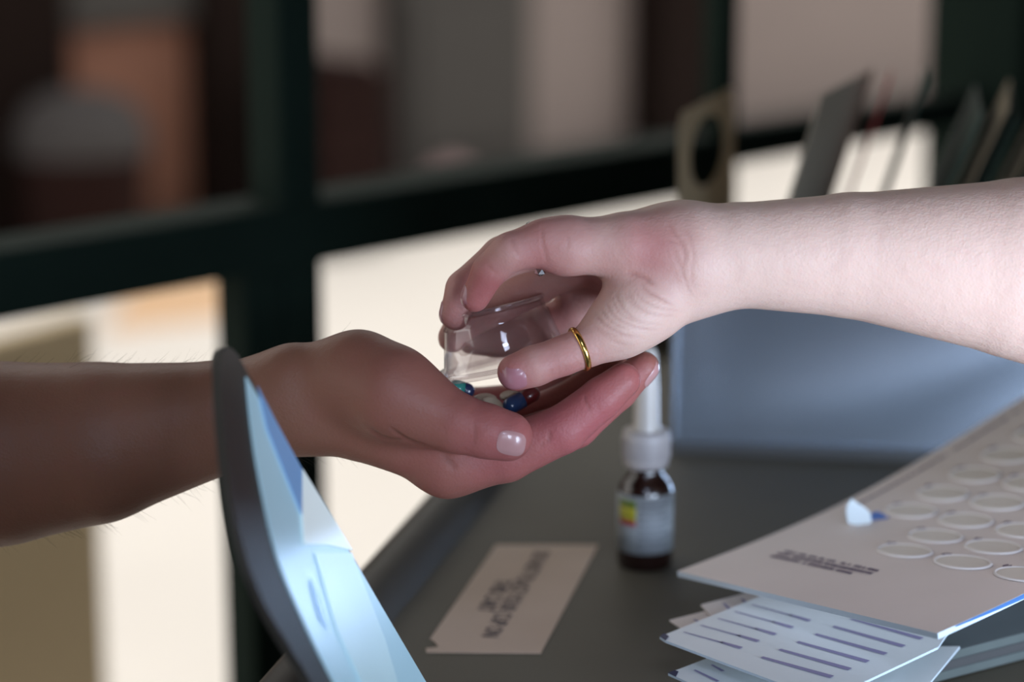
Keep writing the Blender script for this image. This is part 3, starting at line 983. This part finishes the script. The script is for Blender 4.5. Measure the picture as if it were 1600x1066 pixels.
capsule('capsule', PT(721, 609, 150), PT(700, 603, 150) - PT(742, 613, 165), 46 * UNIT, 14 * UNIT, pill_mat('teal', (0.02, 0.16, 0.13)), pill_mat('navy', (0.012, 0.02, 0.06)), 'teal and navy two-tone capsule under the cup lip by the palm heel')
capsule('capsule', PT(815, 625, 150), PT(790, 640, 140) - PT(842, 612, 160), 68 * UNIT, 14 * UNIT, pill_mat('blue', (0.015, 0.05, 0.14)), pill_mat('dark_red', (0.11, 0.012, 0.012)), 'dark red and blue two-tone capsule, furthest along the palm')
M_CREAM = pill_mat('cream', (0.42, 0.35, 0.25))
tablet('tablet', PT(756, 627, 155), Vector((-0.1, -0.6, 0.8)), Vector((1, 0, 0.05)), 44 * UNIT, 30 * UNIT, 15 * UNIT, M_CREAM, 'cream oval tablet next to the teal and navy capsule')
tablet('tablet', PT(770, 632, 140), Vector((0.25, -0.75, 0.6)), Vector((1, 0, -0.5)), 36 * UNIT, 24 * UNIT, 14 * UNIT, M_CREAM, 'cream tablet overlapping the cream oval one, beside the blue capsule end')
tablet('tablet', PT(797, 619, 165), Vector((0.0, -0.5, 0.85)), Vector((1, 0, 0.15)), 34 * UNIT, 22 * UNIT, 14 * UNIT, M_CREAM, 'small cream tablet behind the dark red and blue capsule')

# ------------------------------------------------------------------ grey framed screen leaning at the near left
def plane_pts(A, B, C):
    n = (B - A).cross(C - A).normalized()
    def f(px, py):
        r = P(px, py, 1.0) - Vector((0, 0, CAM_Z))
        o_ = Vector((0, 0, CAM_Z))
        return o_ + r * ((A - o_).dot(n) / r.dot(n))
    return f, n
sf, sn = plane_pts(P(362, 560, 0.80), P(665, 1066, 0.90), P(372, 860, 0.745))
if sn.dot(Vector((0, 0, CAM_Z)) - P(400, 800, 0.8)) < 0:
    sn = -sn
M_BEZEL = mat('grey_metal_bezel', (0.065, 0.06, 0.05), 0.5, metal=0.1, var=0.1, spec=0.3)
M_SCR = mat('pale_blue_screen', (0.31, 0.50, 0.61), 0.25, var=0.06, scale=14, emit=0.45)
M_SCR_D = mat('mid_blue_screen', (0.13, 0.27, 0.50), 0.25, var=0.1, emit=0.5)
M_SCR_W = mat('white_screen_window', (0.60, 0.70, 0.73), 0.25, var=0.03, emit=0.52)
scr = tag(empty('display_panel', sf(660, 1200)), 'grey framed display with a pale blue glowing face, standing on the cart edge', 'display')
def on_scr(o, par=None):
    o.parent = par or scr
    if not par:
        o.matrix_parent_inverse = Matrix.Translation(-Vector(scr.location))
    return o
left = catmull([(352, 543), (344, 560), (350, 680), (366, 800), (402, 920), (464, 1030), (540, 1150), (600, 1260), (640, 1385)], 5)
right = [(705, 1137), (665, 1067), (386, 584), (372, 552), (362, 541)]
on_scr(prism('bezel', [sf(*p) for p in left + right], -sn * 0.003, M_BEZEL, None, 0.0008))
li = catmull([(382, 590), (389, 660), (402, 745), (430, 870), (470, 968), (516, 1062), (580, 1180), (632, 1290)], 5)
sp = on_scr(prism('screen', [sf(*p) + sn * 0.0002 for p in li + [(699, 1132), (664, 1069)]], sn * 0.0006, M_SCR))
e1 = sn * 0.0012
wp = prism('screen_window', [sf(*p) + e1 for p in [(467, 735), (466, 800), (469, 852), (505, 853), (545, 862), (505, 795)]], sn * 0.0003, M_SCR_W, None)
on_scr(wp, None)
on_scr(prism('screen_stripe', [sf(*p) + e1 for p in [(397, 606), (412, 672), (440, 742), (466, 806), (466, 735), (425, 660)]], sn * 0.0003, M_SCR_D))
on_scr(prism('screen_stripe', [sf(*p) + e1 for p in [(478, 905), (492, 930), (506, 985), (494, 968)]], sn * 0.0003, M_SCR_D))

on_scr(prism('screen_stripe', [sf(*p) + e1 for p in [(486, 866), (544, 866), (596, 1000), (618, 1075), (566, 1085), (520, 985)]], sn * 0.0002, mat('light_blue_screen', (0.40, 0.58, 0.66), 0.25, var=0.05, emit=0.45)))

# ------------------------------------------------------------------ blister cards and papers at the lower right
M_CARD = mat('warm_grey_card', (0.82, 0.75, 0.71), 0.65, var=0.04, scale=25)
M_CARDEDGE = mat('cool_lit_card_edge', (0.50, 0.58, 0.64), 0.6, var=0.02)  # cool window light on the card edges is put into this tint
M_BLIS = mat('blister_backing', (0.76, 0.71, 0.63), 0.45, var=0.07, scale=60)
M_BRIM = mat('blister_rim_white', (0.86, 0.83, 0.81), 0.35, var=0.02)
back_pts = [(1058, 893, 1.0), (1200, 838, 1.04), (1330, 779, 1.08), (1465, 703, 1.115), (1600, 620, 1.15), (1735, 535, 1.185)]
bw = [P(*b) for b in back_pts]
Lc, Fc = P(1058, 893, 1.0), P(1465, 990, 0.86)
EU = Fc - Lc
def back(v):
    t = max(0, min(v, 1.0)) * (len(bw) - 1)
    i = min(int(t), len(bw) - 2)
    f = t - i
    p0 = bw[max(i - 1, 0)]; p1 = bw[i]; p2 = bw[i + 1]; p3 = bw[min(i + 2, len(bw) - 1)]
    return 0.5 * ((2 * p1) + (p2 - p0) * f + (2 * p0 - 5 * p1 + 4 * p2 - p3) * f * f + (3 * p1 - 3 * p2 + p3 - p0) * f ** 3)
def S(u, v):
    return back(v) + EU * u
def SN(u, v):
    a = S(u, min(v + 0.02, 1)) - S(u, max(v - 0.02, 0))
    n = EU.cross(a).normalized()
    return n if n.z > 0 else -n
bl = tag(empty('blister_card', Lc), 'large pale card of oval pill blisters, topmost and nearest at the cart corner', 'blister card')
def on_card(o, par=None, base=bl):
    o.parent = par or base
    if par is None:
        o.matrix_parent_inverse = Matrix.Translation(-Vector(base.location))
    return o
def sheet(name, fn, fnn, th, m, nu=12, nv=30, edge=None):
    bm = bmesh.new()
    top = [[bm.verts.new(fn(i / nu, j / nv)) for j in range(nv + 1)] for i in range(nu + 1)]
    bot = [[bm.verts.new(fn(i / nu, j / nv) - fnn(i / nu, j / nv) * th) for j in range(nv + 1)] for i in range(nu + 1)]
    for i in range(nu):
        for j in range(nv):
            bm.faces.new((top[i][j], top[i + 1][j], top[i + 1][j + 1], top[i][j + 1]))
            bm.faces.new((bot[i][j], bot[i][j + 1], bot[i + 1][j + 1], bot[i + 1][j]))
    ef = []
    for i in range(nu):
        ef.append(bm.faces.new((top[i][0], bot[i][0], bot[i + 1][0], top[i + 1][0])))
        ef.append(bm.faces.new((top[i][nv], top[i + 1][nv], bot[i + 1][nv], bot[i][nv])))
    for j in range(nv):
        ef.append(bm.faces.new((top[0][j], top[0][j + 1], bot[0][j + 1], bot[0][j])))
        ef.append(bm.faces.new((top[nu][j], bot[nu][j], bot[nu][j + 1], top[nu][j + 1])))
    if edge:
        for f in ef:
            f.material_index = 1
    o = from_bm(name, bm, m)
    if edge:
        o.data.materials.append(edge)
    return o
on_card(sheet('card', S, SN, 0.0022, M_CARD, edge=M_CARDEDGE))
bm = bmesh.new()
prev = None
for k in range(13):
    v = 0.05 + 0.35 * k / 12
    p, n = S(1.0, v) + EU.normalized() * 0.0003, SN(1.0, v)
    w = 0.0022 * min(1, 0.25 + k / 8)
    cur = [bm.verts.new(p - n * 0.0001), bm.verts.new(p - n * w)]
    if prev:
        bm.faces.new((prev[0], cur[0], cur[1], prev[1]))
    prev = cur
bmesh.ops.solidify(bm, geom=list(bm.faces), thickness=0.0002)
on_card(from_bm('blue_edge_light', bm, mat('painted_blue_light', (0.10, 0.25, 0.55), 0.5)))  # blue light along the right edge, painted on as a thin strip
# one blister mesh in local coordinates (x across the card, y along it, z out)
bm = bmesh.new()
RU, RV = 0.0145, 0.0075
lathe_bm(bm, [(0, 0.0002), (0.5, 0.0003), (0.8, 0.0004), (0.91, 0.0004), (0.95, 0.0001)], 32)
for v in bm.verts:
    v.co.x *= RU
    v.co.y *= RV
me_bl = D.meshes.new('blister')
bm.to_mesh(me_bl); bm.free()
bm = bmesh.new()
lathe_bm(bm, [(0.93, 0.0), (0.95, 0.0005), (0.99, 0.0008), (1.03, 0.0005), (1.05, 0.0)], 32)
for v in bm.verts:
    v.co.x *= RU
    v.co.y *= RV
me_rm = D.meshes.new('blister_rim')
bm.to_mesh(me_rm); bm.free()
me_bl.materials.append(M_BLIS); me_rm.materials.append(M_BRIM)
for me_ in (me_bl, me_rm):
    me_.polygons.foreach_set('use_smooth', [True] * len(me_.polygons))
def card_frame(u, v, lift_=0.0002):
    p = S(u, v); n = SN(u, v)
    M = axis_matrix(p + n * lift_, n, EU)
    return M
VV0, DV = 0.625 * 0.0, 0.0
def uv_of(px, py):
    """card coordinates of a measured spot"""
    o_ = Vector((0, 0, CAM_Z)); r = P(px, py, 1.0) - o_
    best = None
    for iu in range(0, 101):
        for iv in range(0, 101):
            q = S(iu / 100, iv / 100) - o_
            d_ = q.dot(FWD)
            x = 800 + FPX * q.x / d_; y = 533 - FPX * q.dot(UP) / d_
            e = (x - px) ** 2 + (y - py) ** 2
            if best is None or e < best[0]:
                best = (e, iu / 100, iv / 100)
    return best[1:]
NUM = 30
b_a = uv_of(1422, 800); b_b = uv_of(1560, 710)
dv = (b_b[1] - b_a[1]) / 3.0
k = 0
for c in range(4):
    for r in range(0 if c == 0 else -2, 8):
        u = b_a[0] + c * 0.215
        v = b_a[1] + (r - (0 if c else 0)) * dv
        if u > 0.97 or v > 0.99:
            continue
        M = card_frame(u, v)
        ob = link('blister', me_bl, None, bl)
        ob.matrix_world = Matrix.Identity(4)
        ob.matrix_local = Matrix.Translation(-Vector(bl.location)) @ M
        rm = link('blister_rim', me_rm, None, ob)
        if True:
            nm = text_at('day_number', str(max(1, 29 - r - c * 7)), Vector((0, 0, 0)), Vector((-1, 0, 0)), Vector((0, -1, 0)), 0.0040, M_INKP, ob, align='CENTER')
            for vx in nm.data.vertices:
                vx.co += Vector((-RU * 1.02, RV * 0.85, 0.0003))
# fine purple print along the far edge and the three-line paragraph
def dash_row(name, u, v0, v1, h_, n, m, along_v=True):
    bm = bmesh.new()
    t = 0.0
    while t < 1:
        w = random.uniform(0.008, 0.03)
        if random.random() < 0.86:
            a, b = t, min(1, t + w)
            pts = []
            for (uu, vv) in ((u, v0 + (v1 - v0) * a), (u, v0 + (v1 - v0) * b), (u + h_, v0 + (v1 - v0) * b), (u + h_, v0 + (v1 - v0) * a)) if along_v else ((v0 + (v1 - v0) * a, u), (v0 + (v1 - v0) * b, u), (v0 + (v1 - v0) * b, u + h_), (v0 + (v1 - v0) * a, u + h_)):
                pts.append(bm.verts.new(S(uu, vv) + SN(uu, vv) * 0.0003))
            bm.faces.new(pts)
        t += w + random.uniform(0.003, 0.008)
    return on_card(tag(from_bm(name, bm, m), kind='stuff'))
p0 = uv_of(1330, 795); p1 = uv_of(1598, 640)
dash_row('fine_print', 0.055, 0.36, 0.95, 0.010, 60, M_INKP)
q0 = uv_of(1225, 860); q1 = uv_of(1388, 882)
for k in range(3):
    dash_row('fine_print', q0[1] - 0.004 - k * 0.012, q0[0], q1[0] + 0.02 - (0.05 if k == 2 else 0), 0.007, 40, M_INKP, False)

# torn white tab standing on the card with its blue scrap
fu, fv = uv_of(1343, 822)
fb = S(fu, fv)
nrm = SN(fu, fv)
M_TAB = mat('torn_white_foil', (0.66, 0.76, 0.80), 0.5, var=0.03)
M_BLUE = mat('blue_foil', (0.06, 0.12, 0.30), 0.4, var=0.2)
def local_poly(name, pts, origin, xdir, updir, th, m, curl=0.0):
    x = xdir.normalized(); u_ = updir.normalized(); n = x.cross(u_)
    bm = bmesh.new()
    f_ = [bm.verts.new(origin + x * a + u_ * b + n * (curl * b * b)) for a, b in pts]
    fc = bm.faces.new(f_)
    bmesh.ops.triangulate(bm, faces=[fc])
    bmesh.ops.solidify(bm, geom=list(bm.faces), thickness=th)
    return from_bm(name, bm, m)
mm_ = 0.000262
o = local_poly('torn_tab', [(-17 * mm_, 0), (-20 * mm_, 18 * mm_), (-19 * mm_, 30 * mm_), (-11 * mm_, 42 * mm_), (-6 * mm_, 37 * mm_), (8 * mm_, 29 * mm_), (17 * mm_, 22 * mm_), (21 * mm_, 8 * mm_), (20 * mm_, -4 * mm_), (0, -2 * mm_)], fb + nrm * 0.0003, Vector((1, -0.1, 0)), Vector((0, 0.25, 1)), 0.0003, M_TAB, 8)
on_card(o)
o = local_poly('foil_scrap', [(0, 0), (2 * mm_, 14 * mm_), (14 * mm_, 18 * mm_), (40 * mm_, 3 * mm_), (38 * mm_, 0), (14 * mm_, 2 * mm_)], fb + nrm * 0.0006 + Vector((0.0055, 0.003, 0)), Vector((1, -0.2, 0)), Vector((0, 0.7, 0.9)), 0.0003, M_BLUE, 0)
on_card(o)

# printed cards under it
M_PAGE = mat('white_printed_card', (0.74, 0.79, 0.80), 0.6, var=0.03, scale=40)
M_PAGE2 = mat('cream_printed_card', (0.72, 0.66, 0.61), 0.6, var=0.03, scale=40)
M_LINEP = mat('violet_print', (0.27, 0.25, 0.42), 0.7)
M_CARDBLUE = mat('blue_edge', (0.06, 0.16, 0.42), 0.5)
def flat_card(name, corners, th, m, label, lines=(), edge=None):
    """corners: measured (px, py, z) lifted onto heights"""
    pts = [G(px, py, z) for px, py, z in corners]
    e = tag(empty(name, pts[0]), label, 'card')
    bm = bmesh.new()
    n = (pts[1] - pts[0]).cross(pts[-1] - pts[0]).normalized()
    if n.z < 0: n = -n
    vs = [bm.verts.new(p) for p in pts]; vb = [bm.verts.new(p - n * th) for p in pts]
    bm.faces.new(vs); bm.faces.new(vb[::-1])
    sides = [bm.faces.new((vs[i], vb[i], vb[(i + 1) % len(vs)], vs[(i + 1) % len(vs)])) for i in range(len(vs))]
    if edge:
        for f in sides:
            f.material_index = 1
    o = from_bm('sheet', bm, m)
    if edge:
        o.data.materials.append(edge)
    on_card(o, None, e)
    def hitp(px, py):
        o_ = Vector((0, 0, CAM_Z)); r = P(px, py, 1.0) - o_
        return o_ + r * ((pts[0] - o_).dot(n) / r.dot(n)) + n * 0.0003
    for (x0, y0, x1, y1, w) in lines:
        a, b = hitp(x0, y0), hitp(x1, y1)
        sd = n.cross((b - a).normalized()) * w * 0.5
        bm = bmesh.new()
        bm.faces.new([bm.verts.new(q) for q in (a - sd, b - sd * 1.6, b + sd * 1.6, a + sd)])
        on_card(from_bm('printed_line', bm, M_LINEP), None, e)
    return e
lines_a = []
for k in range(5):
    x0, y0 = 1175 - 26.7 * k, 946 + 10.7 * k
    lines_a.append((x0, y0, x0 + 62, y0 + 17, 0.0007))
    lines_a.append((x0 + 58, y0 + 15.5, x0 + 90, y0 + 25, 0.0016))
for k in range(6):
    x0, y0 = 1330 - 28 * k, 968 + 12 * k
    lines_a.append((x0, y0, x0 + 110, y0 + 31, 0.0019))
CARD_A = flat_card('printed_card', [(1031, 995, .9735), (1040, 1001, .9735), (1114, 1029, .9735), (1290, 1094, .9735), (1466, 1011, .9735), (1500, 960, .9735), (1190, 931, .9735)], 0.0010, M_PAGE,
          'white printed card ruled with violet lines, directly under the top blister card', lines_a, M_CARDEDGE)
flat_card('printed_card', [(1095, 945, .9712), (1112, 964, .9712), (1240, 1020, .9712), (1400, 990, .9712), (1300, 900, .9712), (1164, 927, .9712)], 0.0006, M_PAGE2,
          'cream printed card whose short corner shows above the ruled white card', [(1131, 944, 1140, 953, .0009), (1159, 937, 1166, 943, .0009)])
flat_card('printed_card', [(1046, 969, .9698), (1066, 983, .9698), (1200, 1030, .9698), (1400, 1000, .9698), (1300, 930, .9698), (1102, 955, .9698)], 0.0006, M_PAGE2,
          'cream pointed printed card, the lower of the two behind the ruled white card', [(1084, 969, 1092, 973, .0008)])
CARD_D = flat_card('printed_card', [(1044, 1052, .9650), (1130, 1092, .9650), (1400, 1130, .9650), (1500, 1010, .9650), (1150, 1012, .9650)], 0.0010, M_PAGE,
          'lowest pale printed card whose dark tipped corner shows at the frame bottom', [(1112, 1040, 1130, 1050, .001), (1085, 1048, 1122, 1066, .001)], M_CARDEDGE)
M_TIP = mat('dark_violet_tip', (0.03, 0.03, 0.08), 0.6)
for tip_card, tips, tz in ((CARD_A, [(1031, 995), (1040, 1001), (1045, 995), (1038, 990)], .9737), (CARD_D, [(1044, 1052), (1056, 1058), (1060, 1050), (1054, 1048)], .9652)):
    on_card(prism('inked_tip', [G(x, y, tz) for x, y in tips], Vector((0, 0, 0.0002)), M_TIP), None, tip_card)
M_SLATE_E = mat('slate_card_edge', (0.07, 0.085, 0.08), 0.7, var=0.2, scale=60)
M_DARKCARD = mat('slate_card', (0.10, 0.125, 0.13), 0.6, var=0.15, scale=40)
for k, lab in enumerate(('slate grey card under the white ruled card', 'slate grey card second under the white ruled card', 'bottom slate card of the stack, resting on the cart top')):
    z = 0.9632 - k * 0.0044
    flat_card('stacked_card', [(1300, 1072 + 14 * k, z), (1480, 1020 + 14 * k, z), (1720, 958 + 14 * k, z), (1800, 900, z), (1560, 940, z), (1400, 1000, z)], 0.0036, M_DARKCARD, lab, (), M_SLATE_E if k != 1 else M_BINDARK)
